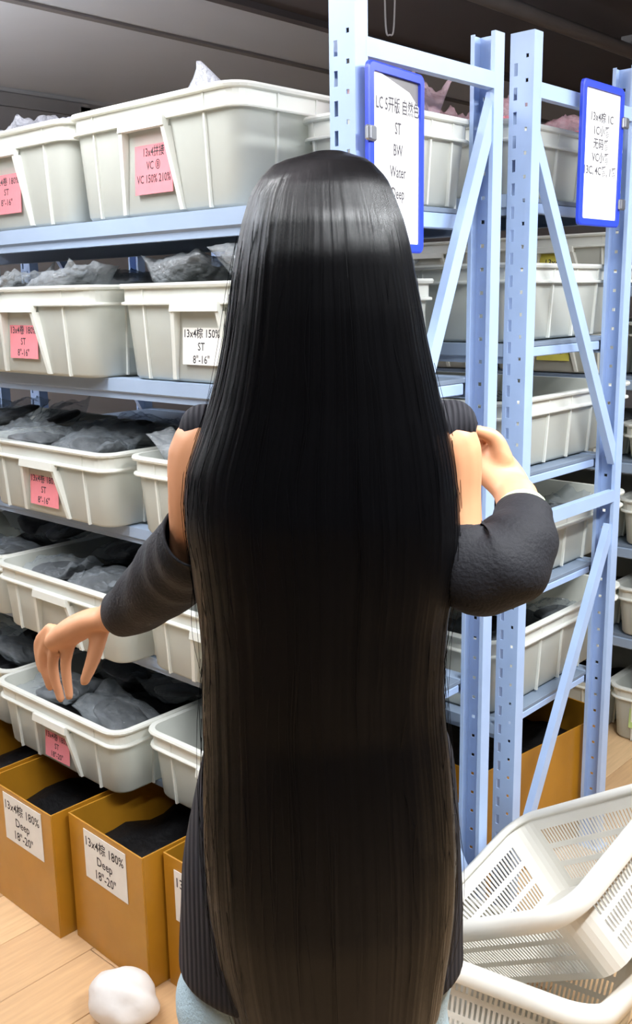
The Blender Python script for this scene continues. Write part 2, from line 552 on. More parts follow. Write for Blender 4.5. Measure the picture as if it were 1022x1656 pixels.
def bin_parts(W, D, H):
    k = (W, D, H)
    if k in _bin: return _bin[k]
    TP = .012
    rad = .040
    parts = []
    bm = bmesh.new(); th = .0035
    rings = [rrect(W-2*TP-.03, D-2*TP-.03, rad*.8, .0), rrect(W-2*TP-.008, D-2*TP-.008, rad, .003), rrect(W-2*TP, D-2*TP, rad, .010),
             rrect(W, D, rad, H-.004), rrect(W, D, rad, H), rrect(W-2*th, D-2*th, rad-th, H), rrect(W-2*TP-2*th, D-2*TP-2*th, rad-th, .010+th), rrect(W-2*TP-.04, D-2*TP-.04, rad*.7, th+.003)]
    loft(bm, rings, True, True, True)
    body = bm_mesh(bm, 'bin_body')
    for p in body.polygons: p.use_smooth = len(p.vertices) == 4 and abs(p.normal.z) < .7
    body.materials.append(M['bin']); parts.append(('body', body))
    # lip: a double stepped flange round the mouth
    bm = bmesh.new()

    def off(o, z): return rrect(W+2*o, D+2*o, rad+o, z)
    pr = [(-.0005, H-.046), (.010, H-.046), (.011, H-.043), (.010, H-.040), (.0025, H-.038), (.0025, H-.011), (.012, H-.009), (.014, H-.004), (.012, H+.001), (-.003, H+.001), (-.0037, H-.003)]
    loft(bm, [off(o, z) for o, z in pr], True)
    lip = bm_mesh(bm, 'bin_lip'); lip.materials.append(M['bin_in']); parts.append(('lip', lip))
    # ribs

    def outset(z): return -TP*(1-max(0, (z-.01))/(H-.01))

    def rib(bm_, axis, pos, sgn, wd=.005, pr_=.006):
        z0, z1 = .004, H-.044
        for za, zb in ((z0, z1), (z1+.005, H-.010)):
            oa, ob = outset(za), outset(zb)
            ring = []
            for zz, oo in ((za, oa), (zb, ob)):
                base = (D if axis == 'y' else W)/2+oo
                a, b = base-.002, base+pr_
                if axis == 'y': ring.append([(pos-wd/2, sgn*a, zz), (pos+wd/2, sgn*a, zz), (pos+wd/2, sgn*b, zz), (pos-wd/2, sgn*b, zz)])
                else: ring.append([(sgn*a, pos-wd/2, zz), (sgn*a, pos+wd/2, zz), (sgn*b, pos+wd/2, zz), (sgn*b, pos-wd/2, zz)])
            loft(bm_, ring, True, True, True)
    ribs = []
    fx = W*.335
    specs = [('y', -fx, -1), ('y', fx, -1), ('y', -fx, 1), ('y', 0, 1), ('y', fx, 1)]
    n = 3 if D < .55 else 5
    for sg in (1, -1):
        for i in range(n): specs.append(('x', -D/2+D*(i+1)/(n+1), sg))
    for ax, pos, sg in specs:
        bm = bmesh.new(); rib(bm, ax, pos, sg); me = bm_mesh(bm, 'bin_rib'); me.materials.append(M['bin_in']); parts.append(('rib', me))
    # handle: a hood over the tag panel with two splayed legs
    bm = bmesh.new()
    h0 = H-.060
    hw = W*.135
    yb = -(D/2)
    loft(bm, [[(-hw, yb-.018, H-.040), (hw, yb-.018, H-.040), (hw, yb+.002, H-.040), (-hw, yb+.002, H-.040)],
              [(-hw-.002, yb-.020, h0), (hw+.002, yb-.020, h0), (hw+.002, yb+outset(h0)-.001, h0), (-hw-.002, yb+outset(h0)-.001, h0)]], True, True, True)
    for sg in (-1, 1):
        rings = []
        for t in (0, .33, .66, 1):
            z = h0*(1-t)+.006*t
            xc = sg*(hw-.004+t*W*.048)
            pr2 = .020*(1-t)+.006*t
            base = yb-outset(z)
            rings.append([(xc-.006, base-pr2, z), (xc+.006, base-pr2, z), (xc+.006, base+.003, z), (xc-.006, base+.003, z)])
        loft(bm, rings, True, True, True)
    hd = bm_mesh(bm, 'bin_handle'); hd.materials.append(M['bin_in'])
    parts.append(('handle', hd))
    _bin[k] = parts
    return parts


def make_bin(label, x, yfront, z, W, D, H, facing=-1, tagm=None, body=None, size=.02, tw=.125, thh=.085, group='white storage bins on the racks', rz=0, tdx=0, tz=None):
    """facing -1: tag end towards -Y at y = yfront; +1: tag end towards +Y"""
    cy = yfront+D/2 if facing < 0 else yfront-D/2
    t = thing('storage_bin', label, 'bin', (x, cy, z+.0005), (0, 0, (0 if facing < 0 else PI)+rz), group)
    for nm, me in bin_parts(W, D, H):
        link(nm, me, None, t)
    if tagm:
        TP = .012
        zc = tz if tz else H*.45
        o = TP*(1-zc/H)
        make_tag(t, tw, thh, (tdx, -(D/2-o)-.0035, zc), (PI/2+math.atan(TP/H)*-1, 0, 0), tagm, body, size)
    return t


P13 = '13x4\u5377 180%\nST\n8"-16"'
WA = .56; DA = .46
ROWN = ['top', 'second', 'third', 'fourth', 'bottom']
BINS = {}


def A(row, col, x, y, H, tagm=None, body=None, extra='', **kw):
    z = A_SH[row][0]
    lab = 'white %s on the %s shelf of the front rack%s' % (col, ROWN[row], extra)
    BINS[(row, col)] = (make_bin(lab, x, y, z, WA, DA, H, -1, tagm, body, **kw), x, y+DA/2, z, WA, DA, H)


A(0, 'right-hand bin', -1.772, 1.41, .235, M['pinktag'], '13x4\u62fc\u63a5\nVC \u24b7\nVC 150% 210%', ', big pink tag', size=.024, tw=.128, thh=.122, tdx=.015, tz=.105)
A(0, 'second bin', -2.352, 1.41, .235, M['pinktag'], P13, ', pink tag', size=.022, tw=.128, thh=.11, tz=.095)
A(0, 'farthest bin', -2.928, 1.42, .235)
A(1, 'right-hand bin', -1.625, 1.41, .215, M['whitetag'], '13x4\u68d5 150%\nST\n8"-16"', ', white tag', size=.024, tw=.126, thh=.082, tz=.082)
A(1, 'pulled-out middle bin', -2.23, 1.350, .215, M['pinktag'], P13, ', pink tag', size=.024, tw=.126, thh=.088, tz=.085)
A(1, 'farthest bin', -2.83, 1.41, .215)
A(2, 'right-hand bin', -1.615, 1.41, .19)
A(2, 'pulled-out middle bin', -2.23, 1.375, .19, M['pinktag'], P13, ', pink tag', size=.024, tw=.13, thh=.088, tz=.072)
A(2, 'farthest bin', -2.83, 1.40, .19)
A(3, 'right-hand bin', -1.615, 1.415, .185)
A(3, 'pulled-out middle bin', -2.20, 1.365, .185, None, None, ', behind her hand', size=.024)
A(3, 'farthest bin', -2.79, 1.39, .185)
A(4, 'right-hand bin', -1.61, 1.41, .185)
A(4, 'pulled-out middle bin', -2.20, 1.335, .185, M['pinktag'], '13x4\u5377 180%\nST\n18"-20"', ', pink tag', size=.022, tw=.115, thh=.08, tz=.062)
A(4, 'farthest bin', -2.79, 1.38, .185)
# narrow bin behind the end frame, top shelf
nb = make_bin('narrow white bin of pink bags on the top shelf behind the hanging sign', -1.372, 1.885, 1.795, .22, .30, .18, 1)

WB, DB = .46, .70
HB = [.165, .185, .18, .165, .205]
for row in range(5):
    for ci, cn in enumerate(('nearest the end frame', 'second from the end frame')):
        x = -1.50-ci*.50
        lab = 'deep white bin %s on the %s shelf of the rear rack' % (cn, ROWN[row])
        BINS[('B', row, ci)] = (make_bin(lab, x, 2.735, B_SH[row][0], WB, DB, HB[row], 1), x, 2.735-DB/2, B_SH[row][0], WB, DB, HB[row])

WC, DC = .52, .44
HC = [.165, .18, .125, .165, .18, .205]
CZ = [s[0] for s in C_SH]+[0.0]
cname = ['top', 'second', 'third', 'fourth', 'fifth', 'floor']
for row in range(6):
    for ci, x in enumerate((-1.255, -1.80, -2.35)):
        tg = (None, None)
        if row == 0 and ci == 1: tg = (M['yellowtag'], '13x4\u68d5')
        if row == 1 and ci == 1: tg = (M['yellowtag'], '13x4\u68d5')
        if row == 5 and ci == 0: tg = (M['greentag'], '13x4\u5377\n180%')
        if row == 3 and ci == 0: tg = (M['yellowtag'], '13x4')
        ex = ' with a %s tag' % {'yellow_paper_tag': 'yellow', 'green_paper_tag': 'green'}[tg[0].name] if tg[0] else ''
        lab = 'white bin on the %s level of the far rack, %s%s' % (cname[row], ('right-hand one', 'middle one', 'left-hand one')[ci], ex)
        BINS[('C', row, ci)] = (make_bin(lab, x, C_Y0-.01, CZ[row], WC, DC, HC[row], -1, tg[0], tg[1], size=.03, tw=.13, thh=.075, tdx=-.12 if row == 5 else 0), x, C_Y0-.01+DC/2, CZ[row], WC, DC, HC[row])


# ------------------------------------------------------------------ plastic bags of hair
def hsh(x, y, s):
    v = math.sin(x*12.9898+y*78.233+s*37.719)*43758.5453
    return v-math.floor(v)


def vnoise(x, y, s):
    xi, yi = math.floor(x), math.floor(y); fx, fy = x-xi, y-yi
    fx = fx*fx*(3-2*fx); fy = fy*fy*(3-2*fy)
    a = hsh(xi, yi, s); b = hsh(xi+1, yi, s); c = hsh(xi, yi+1, s); d = hsh(xi+1, yi+1, s)
    return a+(b-a)*fx+(c-a)*fy+(a-b-c+d)*fx*fy


def bag_meshes(seed, w, d, h, film, core):
    """crumpled flat pouch with an open flap end, and the bundle inside"""
    nu, nv = 30, 22
    bm = bmesh.new()
    top, bot = [], []
    for sgn, store in ((1, top), (-1, bot)):
        for j in range(nv+1):
            row = []
            for i in range(nu+1):
                u, v = i/nu*2-1, j/nv*2-1
                e = max(0, (1-abs(u)**3)*(1-abs(v)**3))
                z = sgn*h/2*(e**.6)*(.75+.5*vnoise(u*2, v*2, seed))
                z += .12*h*(vnoise(u*4+3, v*4, seed+1)-.5)*2*min(1, e*3+.25)
                z += h*(.34*abs(vnoise(u*3.5+v*2, v*3.5-u, seed+2)-.5)+.22*abs(vnoise(u*7-v*3, v*8+u*2, seed+6)-.5)-.12)*min(1, e*2.5+.3)
                if u > .55: z += (u-.55)*h*1.3*(.3+vnoise(v*2, 1, seed+5))      # the flap sticks up
                x = u*w/2*(1+.05*(vnoise(v*4, 0, seed+3)-.5)); y = v*d/2*(1+.08*(vnoise(u*4, 2, seed+4)-.5))
                edge = i in (0, nu) or j in (0, nv)
                if sgn < 0 and edge: row.append(top[j][i])
                else: row.append(bm.verts.new((x, y, z+h/2)))
            store.append(row)
    for st in (top, bot):
        for j in range(nv):
            for i in range(nu):
                try: bm.faces.new((st[j][i], st[j][i+1], st[j+1][i+1], st[j+1][i]))
                except ValueError: pass
    film_me = bm_mesh(bm, 'bag_film'); film_me.materials.append(film)
    for p in film_me.polygons: p.use_smooth = True
    bm = bmesh.new()
    bmesh.ops.create_icosphere(bm, subdivisions=3, radius=1)
    for v in bm.verts:
        c = v.co.copy(); n = .8+.35*vnoise(c.x*2.2+c.z, c.y*2.2, seed+9)
        v.co = Vector((c.x*w*.42*n-w*.04, c.y*d*.42*n, c.z*h*.24*n+h*.42))
    core_me = bm_mesh(bm, 'bag_core'); core_me.materials.append(core)
    for p in core_me.polygons: p.use_smooth = True
    return film_me, core_me


BAGS = [bag_meshes(s, .22, .145, .06, M['film'], M['dark']) for s in (1, 2, 3, 4)]
BAGG = [bag_meshes(s, .22, .145, .065, M['filmg'], M['dark']) for s in (11, 12, 13, 14)]
BAGW = [bag_meshes(s, .23, .17, .08, M['filmw'], M['dark']) for s in (5, 6)]
BAGP = [bag_meshes(s, .20, .16, .10, M['filmp'], M['red']) for s in (7, 8)]


def bag(kind, loc, rot, label, group):
    f, c = random.choice(kind)
    t = thing('hair_bag', label, 'plastic bag', loc, rot, group)
    link('film', f, None, t); link('hair_bundle', c, None, t)
    return t


_liner = {}


def fill(key, level, nbags, label, group, kind=None, spread=.8, tilt=.28, lift=0, filler=True):
    """bundles at the bottom of the bin up to level, bags heaped on them"""
    o, x, y, z, W, D, H = BINS[key] if not isinstance(key, tuple) or key in BINS else key
    n = 0
    for i in range(nbags):
        gx = 2 if W > D*.9 else 1
        cx = x+((i % 2)-.5)*W*.43+random.uniform(-.01, .01)
        gy = (i//2) % max(1, (nbags+1)//2)
        ny = max(1, (nbags+1)//2)
        cy = y-D/2+D*(gy+.5)/ny+random.uniform(-.02, .02)
        if W < .5:
            cx = x+((i % 2)-.5)*W*.44
        dz = H*level+random.uniform(0, .018)+lift
        near = (gy == 0) != (key[0] == 'B')
        pos = (('front' if near else 'back') if ny < 3 else ('front', 'middle', 'back')[gy])+(' left' if cx < x else ' right')
        bag(kind or BAGS, (cx, cy, z+dz), (random.uniform(-tilt, tilt), random.uniform(-tilt, tilt), random.choice((0, PI))+random.uniform(-.12, .12)+(PI/2 if W < .5 else 0)), label % pos, group)


def bundle_bed(key, level, m='dark'):
    """the packed hair bundles lying in the bin, a lumpy bed"""
    o, x, y, z, W, D, H = BINS[key]
    k = (round(W, 3), round(D, 3), round(H*level, 3), m)
    if k not in _liner:
        bm = bmesh.new()
        w, d, h = W*.86, D*.84, H*level
        nx_, ny_ = 16, 14
        def hh(i, j): return h*(.72+.45*vnoise(i*.55, j*.6, W*10+h*50))
        V = [[bm.verts.new((w*(i/nx_-.5), d*(j/ny_-.5), (hh(i, j) if 0 < i < nx_ and 0 < j < ny_ else h*.55))) for i in range(nx_+1)] for j in range(ny_+1)]
        for j in range(ny_):
            for i in range(nx_): bm.faces.new((V[j][i], V[j][i+1], V[j+1][i+1], V[j+1][i]))
        ring = V[0][:]+[V[j][nx_] for j in range(1, ny_+1)]+V[ny_][nx_-1::-1]+[V[j][0] for j in range(ny_-1, 0, -1)]
        low = [bm.verts.new((v.co.x*.94, v.co.y*.94, .006)) for v in ring]
        for a in range(len(ring)):
            b = (a+1) % len(ring); bm.faces.new((ring[a], low[a], low[b], ring[b]))
        bm.faces.new(low)
        me = bm_mesh(bm, 'bed'); me.materials.append(M[m]); _liner[k] = me
        for p in me.polygons: p.use_smooth = True
    b = link('packed_hair', _liner[k], None, None, (x, y, z+.004))
    b.rotation_euler = o.rotation_euler
    stuff(b)
    return b


BEDL = 'dark packed hair bundles lying in the %s'
for key, lv in (((1, 'right-hand bin'), .55), ((1, 'pulled-out middle bin'), .55), ((1, 'farthest bin'), .5), ((2, 'right-hand bin'), .55), ((2, 'pulled-out middle bin'), .6), ((2, 'farthest bin'), .55),
                ((3, 'right-hand bin'), .6), ((3, 'pulled-out middle bin'), .75), ((3, 'farthest bin'), .6), ((4, 'right-hand bin'), .35), ((4, 'pulled-out middle bin'), .70), ((4, 'farthest bin'), .6), ((0, 'right-hand bin'), .45), ((0, 'second bin'), .45)):
    b = bundle_bed(key, lv)
    tag(b, BEDL % ('%s of the front rack, %s shelf' % (key[1], ROWN[key[0]])), 'hair')
for row in range(5):
    b = bundle_bed(('B', row, 0), .4); tag(b, BEDL % ('deep bin by the end frame, %s shelf of the rear rack' % ROWN[row]), 'hair')
for row in range(6):
    for ci in (0, 1):
        b = bundle_bed(('C', row, ci), .55); tag(b, BEDL % ('%s far rack bin on the %s level' % (('right', 'middle')[ci], cname[row])), 'hair')

GL = 'clear bag of dark hair, %%s in %s'


def heap(key, n, lv, kind=None, **kw):
    if key[0] == 'B': d = '%s shelf %s, rear rack' % (ROWN[key[1]], ('end bin', 'second bin')[key[2]])
    elif key[0] == 'C': d = '%s level %s bin, far rack' % (cname[key[1]], ('right', 'middle', 'left')[key[2]])
    else: d = '%s shelf %s, front rack' % (ROWN[key[0]], key[1].replace('pulled-out ', '').replace('-hand', ''))
    lab = GL % d
    if kind is BAGP: lab = 'pink bag of red hair, %%s in %s' % d
    if kind is BAGW: lab = 'frosted plastic bag, %%s in %s' % d
    fill(key, lv, n, lab, 'bags in the '+d, kind, **kw)


heap((0, 'right-hand bin'), 4, .60)
heap((0, 'second bin'), 4, .74, BAGW)
heap((0, 'farthest bin'), 4, .8, BAGW)
heap((1, 'right-hand bin'), 6, .86, BAGG, lift=.02, tilt=.35)
heap((1, 'pulled-out middle bin'), 6, .76, BAGG, lift=.01)
heap((1, 'farthest bin'), 4, .8)
heap((2, 'right-hand bin'), 6, .85, BAGG, lift=.0, tilt=.35)
heap((2, 'pulled-out middle bin'), 6, .80)
heap((2, 'farthest bin'), 4, .8)
heap((3, 'pulled-out middle bin'), 4, .70, tilt=.15)
heap((3, 'farthest bin'), 4, .7)
heap((4, 'pulled-out middle bin'), 4, .62, tilt=.2)
heap((4, 'farthest bin'), 4, .8)
heap(('B', 0, 0), 4, .78, BAGP)
heap(('B', 0, 1), 4, .62, BAGP)
for row in (1, 3): heap(('B', row, 0), 4, .5, tilt=.15)
heap(('B', 4, 0), 4, .42, tilt=.15); heap(('B', 2, 0), 4, .35, tilt=.15)
for row in (1, 2, 3, 4, 5): heap(('C', row, 0), 2, .62)
for row in (1, 2): heap(('C', row, 1), 2, .62)
for i in range(2):
    bag(BAGP, (-1.372, 1.715+i*.04, 1.795+.085+.08*i), (.0, .05, 1.57), 'pink bag of red hair, %s in the narrow bin behind the hanging sign' % ('nearer one', 'farther one')[i], 'bags in the narrow bin')


# upright twist of film standing over the top right bin
def peak(loc, label, s=1.0, rz=0):
    bm = bmesh.new()
    n = 16
    rings = []
    for k, (z, r) in enumerate(((0, .06), (.02, .058), (.05, .048), (.08, .034), (.105, .020), (.125, .010), (.14, .004))):
        rings.append([(s*(r*math.cos(2*PI*i/n)*1.25*(1+.25*vnoise(i*.9, k*.4, 3))+.018*(k/6)**2*-1.6), s*r*.55*math.sin(2*PI*i/n)*(1+.5*vnoise(i*1.7, k*.5, 4)), s*z) for i in range(n)])
    loft(bm, rings, True, True, True)
    o = link('film_twist', bm_mesh(bm), M['filmw'], None, loc, (0, 0, rz), smooth=True)
    tag(o, label, 'plastic bag')
    return o


peak((-1.69, 1.53, 1.795+.185), 'peaked twist of clear film sticking up from the right-hand top bin', .95, .7)
peak((-1.40, 1.76, 1.795+.185), 'pointed pinkish film corner rising behind the top frame bar', 1.2, .2)


# ------------------------------------------------------------------ hanging blue signs on the end frames
def sign(name, label, y0, z0, w, h, yaw, body, size, paper_dz, clips, cut=False):
    """hangs in a plane facing +X; y0 the near edge, yaw swings the far edge back"""
    t = thing(name, label, 'sign', (-1.165, y0, z0), (PI/2, 0, PI/2+yaw), 'blue framed signs')
    # local x = along the sign, local y = up, local z = out
    t.rotation_euler = Matrix(((0, 0, 1), (1, 0, 0), (0, 1, 0))).to_euler()
    if yaw:
        R = Matrix.Rotation(yaw, 3, 'Z') @ Matrix(((0, 0, 1), (1, 0, 0), (0, 1, 0)))
        t.rotation_euler = R.to_euler()
    bm = bmesh.new()
    fr = .016
    def pl(w_, h_, r, z): return [(w/2+x, h/2+y, z) for x, y, _ in rrect(w_, h_, r, 0, 4)]
    loft(bm, [pl(w, h, .014, -.004), pl(w, h, .014, .003), pl(w-.006, h-.006, .012, .005), pl(w-2*fr, h-2*fr, .005, .005), pl(w-2*fr, h-2*fr, .005, -.004), pl(w, h, .014, -.004)], True)
    bmesh.ops.remove_doubles(bm, verts=bm.verts, dist=1e-5)
    link('frame', bm_mesh(bm), M['blue'], t)
    link('backing', box_mesh(fr*.6, w-fr*.6, fr*.6, h-fr*.6, -.003, -.001), M['glass'] if cut else M['paper'], t)
    bm = bmesh.new()
    x0, x1, yb, yt = fr*.9, w-fr*.9, fr*.9, h-fr*.9
    if cut: P = [(x0, yb), (x1, yb), (x1, yt-.045), (x1-.035, yt-.022), (x0+.03, yt-.002), (x0, yt)]
    else: P = [(x0, yb), (x1, yb), (x1, yt), (x0, yt)]
    loft(bm, [[(x, y, -.0005) for x, y in P], [(x, y, .0006) for x, y in P]], True, True, True)
    pp = link('paper', bm_mesh(bm), M['paper'], t)
    stuff(link('printed_text', text_mesh(body, size, M['inkg'], (w-2*fr)*.92), None, pp, (w/2+(.006 if cut else 0), h*paper_dz, .0011)))
    for cx, cy in clips:
        c = link('clip', box_mesh(-.018, .012, -.013, .013, .004, .013, .003), M['clip'], t, (cx, cy, -.001))
        bm = bmesh.new(); tube(bm, [(-.014, -.010, .014), (-.014, .010, .014)], [.0035, .0035], 8, 1, dome=False)
        link('clip_pin', bm_mesh(bm), M['clip'], c)
    return t


sign('framed_sign', 'white sign in a blue frame hanging between the front rack posts', 1.414, 2.017-.322, .190, .322, .10, 'LC 5\u5f00\u7248 \u81ea\u7136\u8272\nST\nBW\nWater\nDeep', .029, .56, [(.004, .20)], True)
sign('framed_sign', 'white sign in a blue frame clipped to the far rear post', 2.183, 2.092-.322, .208, .322, 0, '13x4\u68d5 1C\n1C\u5c0f\u756a\n\u65e0\u7801\u756a\nVC\u5c0f\u756a\n13C, 4C\u756a, 1\u756a', .026, .58, [(.212, .245), (.212, .055)])


# ------------------------------------------------------------------ cardboard boxes
def carton(label, x0, x1, y0, y1, h, rz=0, tagm=None, body=None, tx=0, tz=0, tw=.17, thh=.13, size=.03, piv=None):
    px, py = (x1, y0)
    t = thing('cardboard_box', label, 'box', (px, py, 0), (0, 0, rz), 'open cardboard boxes')
    w, d = x1-x0, y1-y0
    bm = bmesh.new(); e = .004
    for b in ((-w, 0, 0, e, .0, h), (-w, 0, d-e, d, .0, h), (-w, -w+e, e, d-e, 0, h), (-e, 0, e, d-e, 0, h)):
        m_ = bmesh.new(); box(m_, *b, .0012); me = bm_mesh(m_); me.materials.append(M['card'])
        link('side_panel', me, None, t)
    link('bottom_panel', box_mesh(-w+e, -e, e, d-e, .001, .006), M['cardin'], t)
    bm.free()
    if tagm: make_tag(t, tw, thh, (-w+tx, -.0012, tz), (PI/2, 0, 0), tagm, body, size)
    # black bundles packed inside
    bm = bmesh.new()
    n = 12
    V = [[bm.verts.new(((-w+e+.002)+(w-2*e-.004)*i/n, e+.002+(d-2*e-.004)*j/n, h*(.64+.10*vnoise(i*.6, j*.7, px*9)))) for i in range(n+1)] for j in range(n+1)]
    for j in range(n):
        for i in range(n): bm.faces.new((V[j][i], V[j][i+1], V[j+1][i+1], V[j+1][i]))
    o = link('packed_hair', bm_mesh(bm), M['dark'], t, smooth=True); stuff(o)
    return t


BT = '13x4\u68d5 180%\nDeep\n18"-20"'
carton('open brown box on the floor with a white tag, middle of the row', -2.014, -1.702, 1.232, 1.72, .352, -.03, M['whitetag'], BT, .158, .270, .178, .132, .034)
carton('open brown box on the floor with a white tag, left of the middle one', -2.345, -2.034, 1.203, 1.70, .350, -.01, M['whitetag'], BT, .172, .270, .185, .135, .034)
carton('open brown box half hidden behind the woman, right end of the row', -1.690, -1.375, 1.285, 1.76, .350, .0, M['whitetag'], BT, .128, .255, .178, .132, .034)
carton('open brown box at the left edge of the picture', -2.665, -2.362, 1.21, 1.70, .350, .01)
# big carton under the rear rack
carton('large open brown box under the rear rack by its end frame', -1.795, -1.315, 2.05, 2.657, .37, -.116)


# ------------------------------------------------------------------ laundry baskets
def basket_meshes(L, S, H, tp=.035):
    rad = .06
    pit = .0105
    def perim(w, d, r):
        """points round a rounded rectangle, straights cut into slot columns; returns list of (x, y), hole flags per segment"""
        pts, fl = [], []
        corners = ((1, -1, -PI/2), (1, 1, 0), (-1, 1, PI/2), (-1, -1, PI))
        for ci, (sx, sy, a0) in enumerate(corners):
            cx, cy = sx*(w/2-r), sy*(d/2-r)
            for i in range(7):
                a = a0+PI/2*i/6
                pts.append((cx+r*math.cos(a), cy+r*math.sin(a))); fl.append(False)
            ln = (d if ci in (0, 2) else w)-2*r
            n = nsl[ci % 2]
            x0, y0 = pts[-1]
            nx2, ny2 = corners[(ci+1) % 4][0], corners[(ci+1) % 4][1]
            a1 = corners[(ci+1) % 4][2]
            x1, y1 = nx2*(w/2-r)+r*math.cos(a1), ny2*(d/2-r)+r*math.sin(a1)
            for q in range(1, 2*n):
                t = q/(2*n)
                fl[-1] = (q % 2 == 0) and 1 < q-0 < 2*n-1
                pts.append((x0+(x1-x0)*t, y0+(y1-y0)*t)); fl.append(False)
            fl[-1] = False
        return pts, fl
    nsl = [max(6, int((S-2*rad)/pit)), max(6, int((L-2*rad)/pit))]
    zb = [0, .018, .05, .062, .094, .106, .138, .150, .182, .194]
    zb = [z for z in zb if z < H-.035]+[H-.03, H]
    bm = bmesh.new()
    rows = []
    for z in zb:
        o = tp*(1-z/H)
        p, fl = perim(L-2*o, S-2*o, rad-.01)
        rows.append([bm.verts.new((x, y, z)) for x, y in p])
    n = len(rows[0])
    for k in range(len(zb)-1):
        hole_row = (k % 2 == 1) and k < len(zb)-2
        for i in range(n):
            if hole_row and fl[i]: continue
            j = (i+1) % n
            bm.faces.new((rows[k][i], rows[k][j], rows[k+1][j], rows[k+1][i]))
    bm.faces.new(rows[0][::-1])
    wall = bm_mesh(bm, 'basket_wall'); wall.materials.append(M['basket'])
    o = link('tmp', wall); s = o.modifiers.new('s', 'SOLIDIFY'); s.thickness = .0025; s.offset = 0
    apply_mods(o); wall = o.data; bpy.data.objects.remove(o)
    bm = bmesh.new()
    pr = [(-.004, H-.004), (-.003, H+.006), (.004, H+.011), (.016, H+.011), (.027, H+.006), (.031, H-.004), (.030, H-.024), (.027, H-.026), (.026, H-.006), (.014, H+.004), (.004, H+.002), (-.004, H-.004)]
    loft(bm, [[(x, y, z) for x, y, _ in rrect(L+2*o, S+2*o, rad+o, 0, 8)] for o, z in pr], True)
    bmesh.ops.remove_doubles(bm, verts=bm.verts, dist=1e-6)
    rim = bm_mesh(bm, 'basket_rim'); rim.materials.append(M['basket'])
    for p in rim.polygons: p.use_smooth = True
    return wall, rim


def basket(label, mw, L, S, H, tp=.035):
    t = thing('laundry_basket', label, 'basket')
    t.matrix_world = mw
    wme, rme = basket_meshes(L, S, H, tp)
    link('slotted_wall', wme, None, t); link('rim', rme, None, t)
    return t


Q = Matrix(((.806, .042, -.59), (-.181, .967, -.178), (.563, .251, .787)))
Hb = .172
ctr = Vector((-.957, 1.728, .421))-Q @ Vector((0, 0, Hb))
mw = Q.to_4x4(); mw.translation = ctr
basket('white slotted plastic laundry basket lying tilted on top of the other', mw, .50, .405, Hb)
yaw = .17
tl = .36
Rb = Matrix.Rotation(yaw, 3, 'Z') @ Matrix.Rotation(-tl, 3, 'X')
near = Vector((-.682, 1.468, .335)); LB, SB, HB2 = .47, .43, .20
c2 = near+Rb @ Vector((-LB/2-.01, SB/2+.01, -HB2))
mw = Rb.to_4x4(); mw.translation = c2
basket('white slotted plastic laundry basket under the tilted one, its near rim foremost', mw, LB, SB, HB2, .02)

# crumpled white plastic on the floor
bm = bmesh.new(); bmesh.ops.create_icosphere(bm, subdivisions=4, radius=1)
for v in bm.verts:
    c = v.co.copy(); n = .86+.2*vnoise(c.x*2+3, c.y*2+c.z, 11)+.08*abs(vnoise(c.x*5, c.z*5+c.y*3, 12)-.5)
    v.co = Vector((c.x*.085*n, c.y*.075*n, max(-.055, c.z*.066*n)))
zmin = min(v.co.z for v in bm.verts)
for v in bm.verts: v.co.z -= zmin
o = link('crumpled_wrap', bm_mesh(bm), M['wrap'], None, (-1.672, 1.135, .0005), (0, 0, .4), smooth=True)
tag(o, 'white ball of crumpled plastic wrap on the wooden floor', 'wrap')


# ------------------------------------------------------------------ the woman (local x right, y away from the camera, z up)
def Z(*p): return p


WOM = thing('person', 'woman seen from behind, thigh-length straight black hair, black cold-shoulder top, arms bent', 'person', (-.779, .846, 0), (0, 0, _th))

bm = bmesh.new()
ell_loft(bm, rowspline([(.80, 0, 0, .150, .095), (.90, 0, .0, .160, .105), (1.0, 0, .0, .145, .095), (1.12, .002, .0, .118, .080), (1.25, .004, .0, .120, .085), (1.36, .008, .0, .118, .085), (1.43, .013, .0, .120, .072), (1.475, .014, .0, .095, .055), (1.51, .015, .0, .058, .05), (1.56, .016, .005, .048, .05), (1.62, .018, .012, .046, .05)], 3), 28)
# head: cranium, jaw, nose, ears
def ball(bm, c, r, sub=3):
    res = bmesh.ops.create_icosphere(bm, subdivisions=sub, radius=1)
    for v in res['verts']: v.co = Vector((c[0]+v.co.x*r[0], c[1]+v.co.y*r[1], c[2]+v.co.z*r[2]))
ball(bm, (.019, .012, 1.672), (.074, .090, .086), 4)
ball(bm, (.019, .052, 1.612), (.052, .050, .060), 3)
tube(bm, [(.019, .100, 1.668), (.019, .112, 1.645), (.019, .116, 1.632)], [.009, .012, .014], 10, 3)
for sx in (-1, 1): ball(bm, (.019+sx*.074, .018, 1.648), (.010, .020, .030), 2)
tube(bm, [(-.004, .101, 1.606), (.019, .106, 1.607), (.042, .101, 1.606)], [.006, .009, .006], 8, 3)
# left arm
tube(bm, [(-.085, .0, 1.455), (-.128, .0, 1.445), (-.138, .005, 1.38), (-.150, .055, 1.318), (-.186, .115, 1.272)], [.040, .042, .039, .037, .034], 14, 5)
tube(bm, [(-.182, .112, 1.272), (-.235, .185, 1.212), (-.290, .25, 1.163), (-.315, .275, 1.149)], [.036, .033, .026, .024], 14, 5)
